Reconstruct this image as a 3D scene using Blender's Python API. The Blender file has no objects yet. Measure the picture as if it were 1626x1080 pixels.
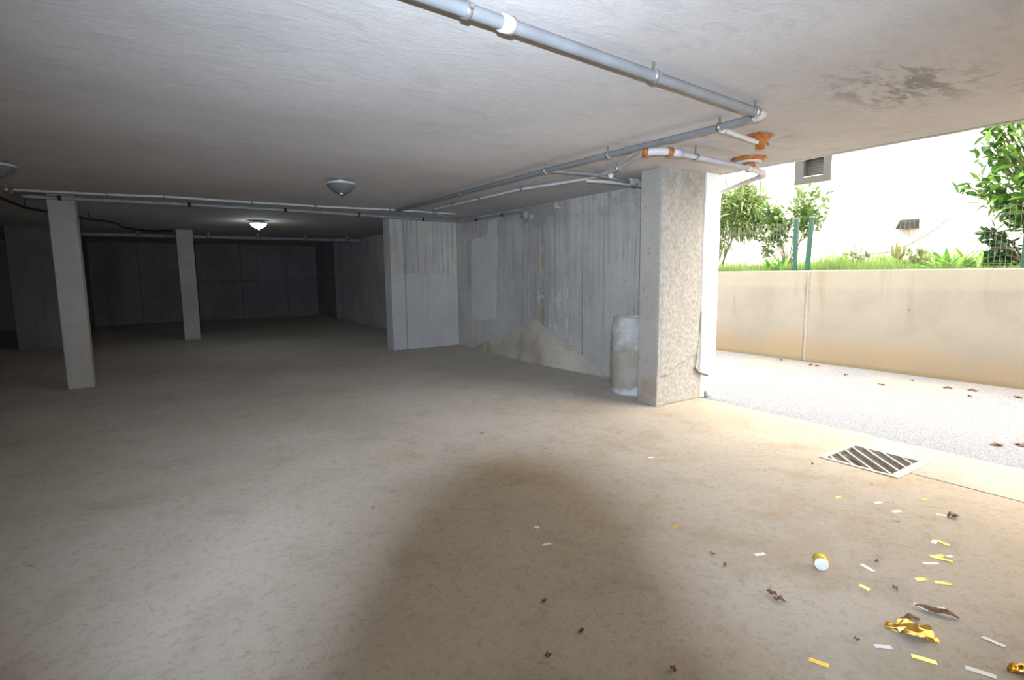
import bpy, math, random
import numpy as np
from mathutils import Vector, Matrix, noise as mnoise
random.seed(7)
scene = bpy.context.scene
col = scene.collection
# ------------------------------------------------------------------ camera, world, exposure
EYE = Vector((0, 0, 1.45)); PITCH, ROLL, YAW, FPX = .12355, -.01143, .58301, 856.14
fw = Vector((math.sin(YAW)*math.cos(PITCH), math.cos(YAW)*math.cos(PITCH), -math.sin(PITCH)))
rt = Vector((math.cos(YAW), -math.sin(YAW), 0)); up = rt.cross(fw)
rt, up = rt*math.cos(ROLL)+up*math.sin(ROLL), up*math.cos(ROLL)-rt*math.sin(ROLL)
CAMROT = Matrix((rt, up, -fw)).transposed()
cam = bpy.data.cameras.new('camera'); camo = bpy.data.objects.new('camera', cam); col.objects.link(camo)
camo.matrix_world = Matrix.Translation(EYE) @ CAMROT.to_4x4()
cam.sensor_fit = 'HORIZONTAL'; cam.sensor_width = 36; cam.lens = FPX/1626*36; cam.clip_start = .01
scene.camera = camo
world = bpy.data.worlds.new('overcast_sky'); scene.world = world; world.use_nodes = True
bg = world.node_tree.nodes['Background']
bg.inputs[0].default_value = (1.0, .91, .80, 1); bg.inputs[1].default_value = 8.9
scene.view_settings.view_transform = 'Standard'; scene.view_settings.look = 'None'
scene.view_settings.exposure = 0; scene.view_settings.gamma = 1; scene.view_settings.use_curve_mapping = False
sun = bpy.data.lights.new('hazy_sun', 'SUN'); sun.energy = 2.2; sun.angle = math.radians(40); sun.color = (1, .95, .87)
suno = bpy.data.objects.new('hazy_sun', sun); col.objects.link(suno)
suno.rotation_euler = Vector((.34, -.62, .75)).to_track_quat('Z', 'Y').to_euler()
# the camera's own flash (its lens barrel throws the round shadow on the floor)
fl = bpy.data.lights.new('flash_light', 'AREA'); fl.shape = 'RECTANGLE'; fl.size = .044; fl.size_y = .018
fl.energy = 146; fl.color = (.755, .905, 1.15); fl.spread = math.radians(104)
flo = bpy.data.objects.new('flash_light', fl); col.objects.link(flo)
FLASH = EYE - fw*.165 + up*.0925 - rt*.002
flo.matrix_world = Matrix.Translation(FLASH) @ (CAMROT @ Matrix.Rotation(math.radians(5), 3, 'X')).to_4x4()

# ------------------------------------------------------------------ helpers
H = 2.51
class MB:
    """collects shapes; build() links them as one mesh object"""
    def __init__(s): s.v = []; s.f = []; s.sm = []
    def add(s, v, f, smooth=False):
        o = len(s.v); s.v += [tuple(p) for p in v]
        s.f += [tuple(i+o for i in q) for q in f]; s.sm += [smooth]*len(f); return s
    def box(s, x0, x1, y0, y1, z0, z1, m=None):
        v = [Vector((x, y, z)) for z in (z0, z1) for y in (y0, y1) for x in (x0, x1)]
        if m: v = [m @ p for p in v]
        return s.add(v, [(0,2,3,1),(4,5,7,6),(0,1,5,4),(2,6,7,3),(0,4,6,2),(1,3,7,5)])
    def tube(s, pts, r, n=12, cap=True, radii=None):
        P = [Vector(p) for p in pts]; v = []; f = []; ref = None
        for i, p in enumerate(P):
            a = (P[i]-P[i-1]).normalized() if i else (P[1]-P[0]).normalized()
            b = (P[i+1]-P[i]).normalized() if i < len(P)-1 else a
            t = (a+b).normalized(); k = 1/max(.5, math.sqrt(max(.1, (1+a.dot(b))/2)))
            if ref is None: ref = t.orthogonal().normalized()
            ref = (ref - t*ref.dot(t)).normalized(); bi = t.cross(ref)
            rr = radii[i] if radii else r
            side = (a-b)
            for j in range(n):
                c = 2*math.pi*j/n; d = ref*math.cos(c)+bi*math.sin(c)
                if side.length > 1e-4:
                    sn = side.normalized(); d = d + sn*d.dot(sn)*(k-1)
                v.append(p+d*rr)
        for i in range(len(P)-1):
            for j in range(n): f.append((i*n+j, i*n+(j+1) % n, (i+1)*n+(j+1) % n, (i+1)*n+j))
        s.add(v, f, True)
        if cap:
            s.add(v[:n], [tuple(range(n))[::-1]]); s.add(v[-n:], [tuple(range(n))])
        return s
    def lathe(s, prof, n=32, m=None, smooth=True):
        v = []; f = []
        for r, z in prof:
            for j in range(n):
                c = 2*math.pi*j/n; p = Vector((r*math.cos(c), r*math.sin(c), z)); v.append(m @ p if m else p)
        for i in range(len(prof)-1):
            for j in range(n): f.append((i*n+j, i*n+(j+1) % n, (i+1)*n+(j+1) % n, (i+1)*n+j))
        return s.add(v, f, smooth)
    def grid(s, fn, nu, nv, smooth=True):
        v = [fn(i/nu, j/nv) for j in range(nv+1) for i in range(nu+1)]
        f = [(j*(nu+1)+i, j*(nu+1)+i+1, (j+1)*(nu+1)+i+1, (j+1)*(nu+1)+i) for j in range(nv) for i in range(nu)]
        return s.add(v, f, smooth)
    def mesh(s, name, mat=None):
        me = bpy.data.meshes.new(name); me.from_pydata(s.v, [], s.f); me.validate()
        if len(me.polygons) == len(s.sm): me.polygons.foreach_set('use_smooth', s.sm)
        if mat: me.materials.append(mat)
        me.update(); return me
    def build(s, name, mat, parent=None, bevel=0, loc=None):
        o = bpy.data.objects.new(name, s.mesh(name, mat)); col.objects.link(o)
        if loc is not None: o.location = loc
        if parent:
            o.parent = parent
            if loc is None: o.location = -Vector(parent_origin(parent))
        if bevel:
            b = o.modifiers.new('bevel', 'BEVEL'); b.width = bevel; b.segments = 2; b.limit_method = 'ANGLE'
        return o
def parent_origin(p):
    o = Vector((0, 0, 0))
    while p: o += p.location; p = p.parent
    return o
def tag(o, label=None, cat=None, group=None, kind=None):
    if label: o['label'] = label
    if cat: o['category'] = cat
    if group: o['group'] = group
    if kind: o['kind'] = kind
    return o
def thing(name, loc, label, cat, group=None, kind=None):
    o = bpy.data.objects.new(name, None); col.objects.link(o); o.location = loc; o.empty_display_size = .1
    return tag(o, label, cat, group, kind)
def box(*a, **k): return MB().box(*a, **k)

# ------------------------------------------------------------------ node materials
class N:
    def __init__(s, name, rough=.9, spec=.3, metal=0, dr=.12):
        s.m = bpy.data.materials.new(name); s.m.use_nodes = True; s.t = s.m.node_tree; s.n = s.t.nodes; s.l = s.t.links
        s.b = s.n['Principled BSDF']; s.b.inputs['Roughness'].default_value = rough
        s.b.inputs['Specular IOR Level'].default_value = spec; s.b.inputs['Metallic'].default_value = metal
        s.b.inputs['Diffuse Roughness'].default_value = dr if rough > .8 else 0.
        g = s.n.new('ShaderNodeNewGeometry'); s.pos = g.outputs['Position']
    def set(s, sock, val):
        if isinstance(val, (int, float)): sock.default_value = val
        elif isinstance(val, tuple): sock.default_value = val if len(val) == 4 or sock.type == 'VECTOR' else val+(1,)
        else: s.l.new(val, sock)
    def objpos(s):
        c = s.n.new('ShaderNodeTexCoord'); return c.outputs['Object']
    def scale(s, v, sc, off=(0, 0, 0)):
        m = s.n.new('ShaderNodeMapping'); s.l.new(v, m.inputs[0]); m.inputs['Scale'].default_value = sc; m.inputs['Location'].default_value = off
        return m.outputs[0]
    def noise(s, sc, det=4, vec=None, rough=.55, dist=0):
        n = s.n.new('ShaderNodeTexNoise'); s.l.new(vec or s.pos, n.inputs['Vector'])
        n.inputs['Scale'].default_value = sc; n.inputs['Detail'].default_value = det; n.inputs['Roughness'].default_value = rough
        n.inputs['Distortion'].default_value = dist
        return n.outputs[0]
    def vor(s, sc, vec=None, feat='F1'):
        n = s.n.new('ShaderNodeTexVoronoi'); s.l.new(vec or s.pos, n.inputs['Vector']); n.inputs['Scale'].default_value = sc; n.feature = feat
        return n.outputs['Distance']
    def map(s, v, a, b, c=0., d=1.):
        m = s.n.new('ShaderNodeMapRange'); s.set(m.inputs[0], v); m.interpolation_type = 'SMOOTHSTEP'
        for i, x in enumerate((a, b, c, d)): m.inputs[i+1].default_value = x
        return m.outputs[0]
    def math(s, op, a, b=0.):
        m = s.n.new('ShaderNodeMath'); m.operation = op; s.set(m.inputs[0], a); s.set(m.inputs[1], b); return m.outputs[0]
    def mul(s, *a):
        r = a[0]
        for x in a[1:]: r = s.math('MULTIPLY', r, x)
        return r
    def mix(s, f, a, b, mode='MIX'):
        m = s.n.new('ShaderNodeMix'); m.data_type = 'RGBA'; m.blend_type = mode
        s.set(m.inputs[0], f); s.set(m.inputs[6], a); s.set(m.inputs[7], b); return m.outputs[2]
    def xyz(s, v=None):
        m = s.n.new('ShaderNodeSeparateXYZ'); s.l.new(v or s.pos, m.inputs[0]); return m.outputs
    def bump(s, h, st=.3, d=.01):
        b = s.n.new('ShaderNodeBump'); s.set(b.inputs['Height'], h); b.inputs['Strength'].default_value = st; b.inputs['Distance'].default_value = d
        s.l.new(b.outputs[0], s.b.inputs['Normal'])
    def out(s, c): s.set(s.b.inputs['Base Color'], c); return s.m
def plain(name, c, rough=.5, metal=0, spec=.4, var=.12, sc=18):
    k = N(name, rough, spec, metal); n = k.noise(sc, 3, k.objpos())
    return k.out(k.mix(k.map(n, .3, .75), tuple(x*(1-var) for x in c), tuple(min(1, x*(1+var)) for x in c)))
def band(k, v, a0, a1, soft):      # 1 inside [a0,a1]
    return k.mul(k.map(v, a0-soft, a0+soft), k.map(v, a1-soft, a1+soft, 1., 0.))

def concrete(name, c, streak=True, board=0, spots=True, bumpst=.35):
    k = N(name, .93, .25); x, y, z = k.xyz()
    big = k.noise(.9, 5); mid = k.noise(6, 6); fine = k.noise(70, 3)
    cc = k.mix(k.map(big, .3, .7), tuple(a*.82 for a in c), tuple(a*1.1 for a in c))
    cc = k.mix(k.mul(k.map(mid, .52, .72), .35), cc, tuple(a*.7 for a in c))
    if streak:
        st = k.noise(1, 5, k.scale(k.pos, (14, 14, .5)), .6)
        cc = k.mix(k.mul(k.map(st, .5, .68), .45), cc, tuple(a*.62 for a in c))
    if spots:
        v = k.noise(26, 2, None, .5)
        cc = k.mix(k.mul(k.map(v, .645, .72), .6), cc, tuple(a*.4 for a in c))
    cc = k.mix(k.mul(k.map(fine, .35, .75), .25), cc, tuple(min(1, a*1.25) for a in c))
    k.bump(k.math('ADD', k.mul(fine, .5), k.mul(mid, .8)), bumpst, .012)
    k.out(cc); k.cc = cc
    return k
M = {}
M['concrete'] = concrete('grey_concrete', (.44, .41, .365)).m
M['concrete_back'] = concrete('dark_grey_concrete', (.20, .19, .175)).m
M['concrete_smooth'] = concrete('smooth_grey_concrete', (.43, .405, .365), streak=False).m

def floor_mat():
    k = N('worn_concrete_floor', .85, .3, 0, .22); x, y, z = k.xyz()
    big = k.noise(.55, 5, None, .6, .4); mid = k.noise(3.2, 7, None, .62, .6); fine = k.noise(95, 4, None, .7); gr = k.noise(46, 6, None, .75)
    c = k.mix(k.map(big, .32, .68), (.44, .38, .30), (.53, .465, .38))
    c = k.mix(k.mul(k.map(mid, .5, .66), .34), c, (.33, .28, .215))
    c = k.mix(k.mul(k.map(k.noise(1.7, 6, k.scale(k.pos, (1, 1, 1), (9, 3, 0)), .6, 1.2), .56, .72), .2), c, (.50, .47, .43))
    dirt = k.mul(k.map(k.noise(1.3, 6, k.scale(k.pos, (1, 1, 1), (4, 1, 0)), .65, .8), .48, .66), band(k, x, 1.2, 5.0, .7), band(k, y, .6, 4.4, .8))
    c = k.mix(k.mul(dirt, .5), c, (.40, .30, .185))
    c = k.mix(k.mul(k.map(gr, .54, .66), k.map(k.noise(2.3, 4, k.scale(k.pos, (1, 1, 1), (6, 2, 0))), .38, .62), .55), c, (.23, .17, .11))
    c = k.mix(k.mul(k.map(k.noise(19, 7, k.scale(k.pos, (1, 1, 1), (1, 8, 0)), .8), .5, .62), .4), c, (.30, .23, .15))
    c = k.mix(k.mul(k.map(fine, .57, .68), .4), c, (.58, .52, .44))
    c = k.mix(k.mul(k.map(k.noise(9, 3, k.scale(k.pos, (1, 1, 1), (2, 7, 0)), .5), .70, .76), .5), c, (.12, .11, .10))
    k.bump(k.math('ADD', k.mul(fine, .35), k.math('ADD', k.mul(gr, .5), k.mul(mid, .6))), .6, .01)
    return k.out(c)
M['floor'] = floor_mat()

def ceiling_mat():
    k = N('trowelled_cement_ceiling', .92, .25); x, y, z = k.xyz()
    tr = k.noise(1, 6, k.scale(k.pos, (3.0, 7, 1)), .68, 1.4); big = k.noise(.7, 5, None, .6); fine = k.noise(60, 4, None, .65)
    tr2 = k.noise(1, 5, k.scale(k.pos, (12, 26, 1)), .65, 2.0)
    c = k.mix(k.map(big, .3, .7), (.46, .425, .385), (.54, .505, .465))
    c = k.mix(k.mul(k.map(tr, .5, .68), .38), c, (.37, .345, .32))
    c = k.mix(k.mul(k.map(tr2, .56, .7), .22), c, (.68, .66, .64))
    # dark damp patch close to the opening
    dx = k.math('SUBTRACT', x, 3.75); dy = k.math('SUBTRACT', y, 1.50)
    d = k.math('SQRT', k.math('ADD', k.mul(dx, dx, .9), k.mul(dy, dy, 2.2)))
    st = k.mul(k.map(d, .15, .75, 1., 0.), k.map(k.noise(1, 6, k.scale(k.pos, (5, 14, 1)), .7, .6), .44, .6))
    c = k.mix(k.mul(st, .75), c, (.17, .16, .14))
    st2 = k.mul(band(k, x, 3.4, 5.4, .5), k.map(k.noise(1, 6, k.scale(k.pos, (9, 3, 1), (3, 1, 0)), .7), .55, .68))
    c = k.mix(k.mul(st2, .35), c, (.25, .235, .21))
    k.bump(k.math('ADD', k.mul(tr, 1.2), k.math('ADD', k.mul(tr2, .6), k.mul(fine, .4))), .3, .012)
    return k.out(c)
M['ceiling'] = ceiling_mat()

def wall_right_mat():
    k = concrete('stained_board_marked_concrete', (.53, .49, .43)); x, y, z = k.xyz()
    wob = k.mul(k.math('SUBTRACT', k.noise(1, 4, k.scale(k.pos, (1, 1, 3))), .5), .16)
    yy = k.math('ADD', y, wob)
    ks = k.noise(1, 5, k.scale(k.pos, (30, 30, .35), (2, 5, 0)), .65)
    k.cc = k.mix(k.mul(k.map(ks, .47, .62), k.map(z, .2, 1.2), k.map(k.noise(1.4, 4), .35, .6), .45), k.cc, (.24, .225, .205))
    rust = k.mul(band(k, yy, 6.86, 6.95, .05), band(k, z, .6, 2.3, .12), k.map(k.noise(5, 4), .3, .55))
    c = k.mix(k.mul(rust, .75), k.cc, (.36, .24, .11))
    damp = k.mul(band(k, yy, 6.6, 7.6, .25), band(k, z, .5, 2.5, .2), k.map(k.noise(1, 4, k.scale(k.pos, (9, 9, .6))), .4, .6))
    c = k.mix(k.mul(damp, .4), c, (.25, .235, .21))
    wh = k.mul(band(k, y, 5.9, 7.7, .3), band(k, z, .45, 1.5, .3), k.map(k.noise(11, 4, k.scale(k.pos, (1, 1, .4))), .58, .68))
    c = k.mix(k.mul(wh, .6), c, (.66, .65, .63))
    jn = k.map(k.math('ABSOLUTE', k.math('SUBTRACT', y, 5.95)), .006, .016, 1., 0.)
    c = k.mix(k.mul(jn, .55), c, (.18, .18, .17))
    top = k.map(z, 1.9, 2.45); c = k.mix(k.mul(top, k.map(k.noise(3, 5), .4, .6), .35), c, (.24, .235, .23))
    return k.out(c)
M['wall_right'] = wall_right_mat()

def stub_mat():
    k = concrete('two_lift_concrete', (.60, .55, .475)); x, y, z = k.xyz()
    lift = k.map(z, 1.44, 1.47)
    vs = k.noise(1, 5, k.scale(k.pos, (22, 22, .7)), .6)
    c = k.mix(k.mul(lift, k.map(vs, .45, .65), .42), k.cc, (.21, .205, .20))
    c = k.mix(k.mul(k.map(z, 1.44, 1.47, 1., 0.), .35), c, (.52, .51, .50))
    jn = k.map(k.math('ABSOLUTE', k.math('SUBTRACT', x, 4.02)), .006, .02, 1., 0.)
    c = k.mix(k.mul(jn, .6), c, (.2, .19, .18))
    ho = k.vor(1.6, k.scale(k.pos, (1, 0, 1), (.31, 0, .2))); c = k.mix(k.mul(k.map(ho, .02, .04, 1., 0.), .7), c, (.1, .1, .1))
    return k.out(c)
M['stub'] = stub_mat()

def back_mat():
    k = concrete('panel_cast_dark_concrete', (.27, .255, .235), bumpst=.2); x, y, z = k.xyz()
    fx = k.math('PINGPONG', k.math('ADD', x, .35), .72); jn = k.map(fx, .008, .025, 1., 0.)
    fz = k.map(k.math('ABSOLUTE', k.math('SUBTRACT', z, 1.3)), .006, .02, 1., 0.)
    c = k.mix(k.mul(k.math('MAXIMUM', jn, fz), .5), k.cc, (.1, .1, .1))
    return k.out(c)
M['back'] = back_mat()

def stucco():
    k = N('rough_cast_render', .95, .2); x, y, z = k.xyz()
    a = k.noise(24, 6, None, .7); b = k.noise(5, 5); v = k.vor(60)
    c = k.mix(k.map(a, .35, .65), (.31, .295, .255), (.43, .41, .37))
    c = k.mix(k.mul(k.map(b, .5, .7), .3), c, (.31, .285, .235))
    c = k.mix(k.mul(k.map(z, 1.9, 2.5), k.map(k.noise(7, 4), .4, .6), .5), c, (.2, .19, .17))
    k.bump(k.math('ADD', k.mul(a, 1.2), k.mul(k.noise(60, 3), .4)), .45, .015)
    return k.out(c)
M['stucco'] = stucco()
def pillar_mat():
    k = concrete('smooth_pillar_concrete', (.40, .37, .32), streak=False); x, y, z = k.xyz()
    e = k.math('ADD', z, k.mul(k.math('SUBTRACT', k.noise(5, 4), .5), .3))
    c = k.mix(k.mul(k.map(e, .27, .30, 1., 0.), k.map(k.noise(6, 4), .3, .6), .65), k.cc, (.30, .235, .15))
    return k.out(c)
M['pillar'] = pillar_mat()
M['plaster_white'] = plain('white_exterior_render', (.82, .80, .76), .9, var=.06, sc=6)
M['repair'] = concrete('cement_repair', (.50, .47, .42), streak=False).m
def mound_mat():
    k = concrete('cement_skirt', (.56, .49, .39), streak=False); x, y, z = k.xyz()
    c = k.mix(k.mul(k.map(k.noise(2.4, 5, k.scale(k.pos, (1, 1, .6))), .44, .62), .7), k.cc, (.36, .28, .18)); return k.out(c)
M['mound'] = mound_mat()
M['patch_dark'] = concrete('rough_dark_cement', (.33, .31, .28), streak=False).m
M['dirt'] = plain('dirty_broken_cement', (.16, .125, .09), .95, var=.4, sc=30)
M['patch'] = concrete('pale_skim_plaster', (.60, .565, .51), streak=False, spots=False, bumpst=.15).m

def retaining_mat():
    k = N('weathered_cream_retaining_wall', .93, .2); x, y, z = k.xyz()
    big = k.noise(1.1, 6, None, .6); fine = k.noise(60, 3); dr = k.noise(1, 4, k.scale(k.pos, (3, 3, .35), (1, 2, 0)), .6)
    c = k.mix(k.map(big, .3, .7), (.31, .302, .27), (.37, .362, .325))
    e = k.math('ADD', z, k.mul(k.math('SUBTRACT', big, .5), -.7))
    c = k.mix(k.mul(k.map(e, .05, .62, 1., 0.), .62), c, (.36, .26, .14))
    c = k.mix(k.mul(k.map(dr, .56, .7), k.map(z, .3, 1.4), .7), c, (.26, .205, .12))
    c = k.mix(k.mul(k.map(z, 1.12, 1.22), .45), c, (.42, .40, .34))
    c = k.mix(k.mul(k.map(z, 0, .07, 1., 0.), .6), c, (.22, .20, .12))
    hole = k.vor(1.15, k.scale(k.pos, (0, 1, 1), (0, .37, .1))); c = k.mix(k.mul(k.map(hole, .02, .035, 1., 0.), .7), c, (.15, .12, .1))
    k.bump(k.math('ADD', k.mul(fine, .4), k.mul(big, .8)), .3, .01)
    return k.out(c)
M['retaining'] = retaining_mat()
def asphalt_mat():
    k = N('pale_worn_asphalt', .9, .3); x, y, z = k.xyz()
    f = k.noise(120, 3, None, .7); v = k.vor(85); b = k.noise(.9, 5)
    c = k.mix(k.map(f, .35, .65), (.12, .13, .15), (.31, .325, .355))
    c = k.mix(k.mul(k.map(b, .42, .6), band(k, x, 6.3, 9, .6), .6), c, (.36, .285, .23))
    k.bump(k.math('ADD', f, v), .5, .008); return k.out(c)
M['asphalt'] = asphalt_mat()
M['apron'] = concrete('pale_concrete_apron', (.44, .40, .345), streak=False).m
M['soil'] = plain('dry_soil', (.30, .24, .16), .95, var=.4, sc=9)
M['house'] = plain('bright_white_house_render', (.86, .85, .83), .9, var=.03, sc=2)
M['pipe_grey'] = plain('grey_pvc', (.20, .205, .205), .5, var=.1, sc=7)
M['pipe_dark'] = plain('dusty_grey_conduit', (.28, .285, .285), .55, var=.15, sc=9)
M['pipe_pale'] = plain('pale_blue_grey_pvc', (.40, .43, .48), .4, var=.12, sc=9)
M['pipe_white'] = plain('white_pvc', (.56, .55, .53), .45, var=.08, sc=9)
M['orange'] = plain('orange_drain_plastic', (.40, .13, .022), .5, var=.3, sc=25)
M['clamp'] = plain('zinc_clamp_steel', (.42, .42, .42), .35, .8, var=.2)
M['black'] = plain('black_rubber', (.011, .011, .012), .7, var=.2)
M['steel'] = plain('galvanised_grate_steel', (.46, .42, .37), .5, .35, var=.25, sc=30)
M['rust'] = plain('rusty_drain_pit', (.10, .07, .05), .9, var=.6, sc=8)
M['chrome'] = plain('brushed_lamp_metal', (.55, .56, .57), .3, .7, var=.1)
M['lamp_white'] = plain('white_lamp_rim', (.50, .50, .49), .4, var=.05)
def glass(name, c, tr=.35):
    k = N(name, .25, .5); k.b.inputs['Transmission Weight'].default_value = tr; n = k.noise(40, 2, k.objpos())
    return k.out(k.mix(n, tuple(x*.8 for x in c), c))
M['lamp_glass'] = glass('frosted_lamp_glass', (.16, .165, .165), .1)
def emit(name, c, s):
    k = N(name); k.b.inputs['Emission Color'].default_value = c+(1,); k.b.inputs['Emission Strength'].default_value = s; return k.out(c)
M['lamp_lit'] = emit('glowing_lamp_glass', (.85, .97, 1.0), 9)
def leafmat(name, c1, c2, tr=.3):
    k = N(name, .45, .4); o = k.n.new('ShaderNodeObjectInfo'); n = k.noise(9, 3)
    f = k.math('ADD', k.mul(n, .6), k.mul(o.outputs['Random'], .5))
    cc = k.mix(k.map(f, .2, .8), c1, c2); k.out(cc)
    t = k.n.new('ShaderNodeBsdfTranslucent'); k.l.new(cc, t.inputs[0]); mx = k.n.new('ShaderNodeMixShader'); mx.inputs[0].default_value = tr
    k.l.new(k.b.outputs[0], mx.inputs[1]); k.l.new(t.outputs[0], mx.inputs[2]); k.l.new(mx.outputs[0], k.n['Material Output'].inputs[0]); return k.m
M['leaf_laurel'] = leafmat('glossy_laurel_leaf', (.04, .13, .04), (.22, .44, .08))
M['leaf_dark'] = leafmat('dark_shrub_leaf', (.02, .06, .03), (.07, .16, .06))
M['leaf_oleander'] = leafmat('oleander_leaf', (.10, .18, .07), (.33, .44, .17))
M['leaf_rose'] = leafmat('yellow_green_leaf', (.12, .24, .08), (.46, .46, .16))
M['leaf_strap'] = leafmat('fresh_green_strap_leaf', (.10, .32, .05), (.26, .52, .08))
M['grass'] = leafmat('fresh_grass', (.12, .30, .06), (.34, .52, .14))
M['bark'] = plain('grey_brown_bark', (.16, .12, .085), .9, var=.4, sc=20)
M['post'] = plain('green_coated_steel', (.028, .105, .088), .45, var=.12)
M['wire'] = plain('pale_fence_wire', (.17, .19, .18), .5, var=.1)
M['win_grey'] = plain('grey_window_surround', (.055, .06, .065), .7, var=.05)
M['shutter'] = plain('dark_grey_shutter', (.05, .053, .057), .6, var=.1)
M['gold'] = plain('gold_foil', (.80, .50, .10), .25, .85, var=.2, sc=30)
M['paper'] = plain('white_paper', (.85, .86, .85), .8, var=.04)
M['dead'] = plain('dry_brown_leaf', (.26, .145, .08), .85, var=.4, sc=40)
M['yellow'] = plain('shiny_yellow_wrap', (.72, .52, .06), .3, .2, var=.2, sc=30)
M['terracotta'] = plain('pale_terracotta', (.48, .33, .24), .85, var=.12)
M['cactus'] = plain('yellow_green_cactus', (.24, .27, .09), .7, var=.25)
def drum_mat():
    k = N('cement_caked_drum', .92, .2); x, y, z = k.xyz(); n = k.noise(5, 6, None, .65); f = k.noise(30, 4)
    c = k.mix(k.map(n, .35, .65), (.36, .34, .30), (.54, .52, .48))
    e = k.math('ADD', z, k.mul(k.math('SUBTRACT', n, .5), .3))
    c = k.mix(k.mul(band(k, e, .06, .55, .05), .6), c, (.30, .25, .17))
    c = k.mix(k.mul(k.map(e, .05, .09, 1., 0.), .8), c, (.66, .65, .62))
    k.bump(k.math('ADD', n, k.mul(f, .4)), .5, .015); return k.out(c)
M['drum'] = drum_mat()

# ------------------------------------------------------------------ setting
X0, Y0, XW, YB = -7.0, -5.0, 5.15, 20.6
def st(o): o['kind'] = 'structure'; return o
GX0, GX1, GY0, GY1 = 4.21, 4.75, 1.53, 2.07           # drain grate
hx0, hx1, hy0, hy1 = GX0+.03, GX1-.03, GY0+.03, GY1-.03
b = MB()
for a in ((X0, hx0, Y0, YB), (hx0, XW, hy1, YB), (hx0, 4.395, Y0, hy0)): b.box(a[0], a[1], a[2], a[3], -.15, 0)
fl_o = st(b.build('floor', M['floor']))
ap = box(4.405, 5.13, Y0, hy0, -.15, .002).box(hx1, 5.13, hy0, hy1, -.15, .002)
ap.build('apron_slab', M['apron'], fl_o)
MB().box(hx0, hx1, hy0, hy1, -.45, -.44).box(hx0-.02, hx0, hy0, hy1, -.45, -.15).box(hx1, hx1+.02, hy0, hy1, -.45, -.15).box(hx0, hx1, hy0-.02, hy0, -.45, -.15).box(hx0, hx1, hy1, hy1+.02, -.45, -.15).build('drain_pit', M['rust'], fl_o)
b = MB(); b.box(XW, 8.75, -8, 24, -.2, -.012)
st(b.build('ground_driveway', M['asphalt']))
# ceiling slab with a thin rendered drip edge along the opening
ce = st(box(X0, 5.33, Y0, YB+.3, H, H+.3).build('ceiling', M['ceiling']))
dr = MB()
rr = random.Random(3)
ys = [Y0+i*.12 for i in range(int((3.9-Y0)/.12)+2)]
prof = [(y, rr.uniform(0, .012)) for y in ys]
for (ya, da), (yb, db) in zip(prof, prof[1:]):
    dr.add([(5.33, ya, H+.3), (5.36, ya, H+.3), (5.36, ya, H-.004-da*.4), (5.30+da, ya, H-.004-da*.4), (5.30+da, ya, H),
            (5.33, yb, H+.3), (5.36, yb, H+.3), (5.36, yb, H-.004-db*.4), (5.30+db, yb, H-.004-db*.4), (5.30+db, yb, H)],
           [(1, 6, 7, 2), (2, 7, 8, 3), (3, 8, 9, 4)])
dr.build('drip_edge', M['repair'], ce)
st(box(5.05, 5.36, -8, 22, H+.3, 6.5).build('wall_facade', M['plaster_white']))
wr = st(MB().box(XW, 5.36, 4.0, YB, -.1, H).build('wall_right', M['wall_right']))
st(box(XW, 5.36, Y0-3, -3.2, -.1, H).build('wall_right_near', M['concrete']))
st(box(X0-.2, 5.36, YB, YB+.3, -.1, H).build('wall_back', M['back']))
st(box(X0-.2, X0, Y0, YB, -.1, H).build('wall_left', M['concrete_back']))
st(box(X0-.2, XW, Y0-.2, Y0, -.1, H).build('wall_behind', M['concrete']))
sw = st(box(3.74, XW, 9.78, 10.12, 0, H).build('wall_partition', M['stub'], bevel=.012))
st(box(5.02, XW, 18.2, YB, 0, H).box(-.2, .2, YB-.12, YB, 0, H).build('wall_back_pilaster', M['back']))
# plaster patch, cement skirt, plugged hole, all on wall_right
def ragged(name, poly, x, th, mat, parent, seed, jit=.03, seg=.09):
    rr = random.Random(seed); pts = []
    for (ya, za), (yb, zb) in zip(poly, poly[1:]+poly[:1]):
        n = max(1, int(math.hypot(yb-ya, zb-za)/seg))
        for i in range(n): t = i/n; pts.append((ya+(yb-ya)*t+rr.uniform(-jit, jit), min(H-.005, max(.003, za+(zb-za)*t+rr.uniform(-jit, jit)))))
    n = len(pts)
    v = [(x-th, a, c) for a, c in pts]+[(x+.01, a, c) for a, c in pts]
    f = [tuple(range(n))]+[(i, i+n, (i+1) % n+n, (i+1) % n) for i in range(n)]
    return MB().add(v, f).build(name, mat, parent)
ragged('plaster_patch', [(9.22, .55), (8.32, .62), (8.25, 2.38), (8.55, 2.38), (8.60, 2.16), (9.18, 2.05)], XW, .004, M['patch'], wr, 4, .025)
def mound(u, v):
    y = 5.35+u*3.85
    pk = 1-abs((y-7.1)/(1.75 if y < 7.1 else 2.1)); pk = max(0, pk)**1.05
    n1 = mnoise.noise((y*2.1, v*2, 3)); n2 = mnoise.noise((y*7, v*6, 9))
    top = max(.02, .70*pk+.07*n1*min(1, pk*4)+.015*n2)
    d = .02+.13*(top/.7)**.7
    z = top*(1-v); s = v**1.3
    return (XW+.004-d*s-.012*(1-v)-(.008*n2 if 0 < v < 1 else 0), y, max(z, 0) if v < 1 else -.005)
MB().grid(mound, 70, 14).build('cement_skirt', M['mound'], wr)
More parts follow.
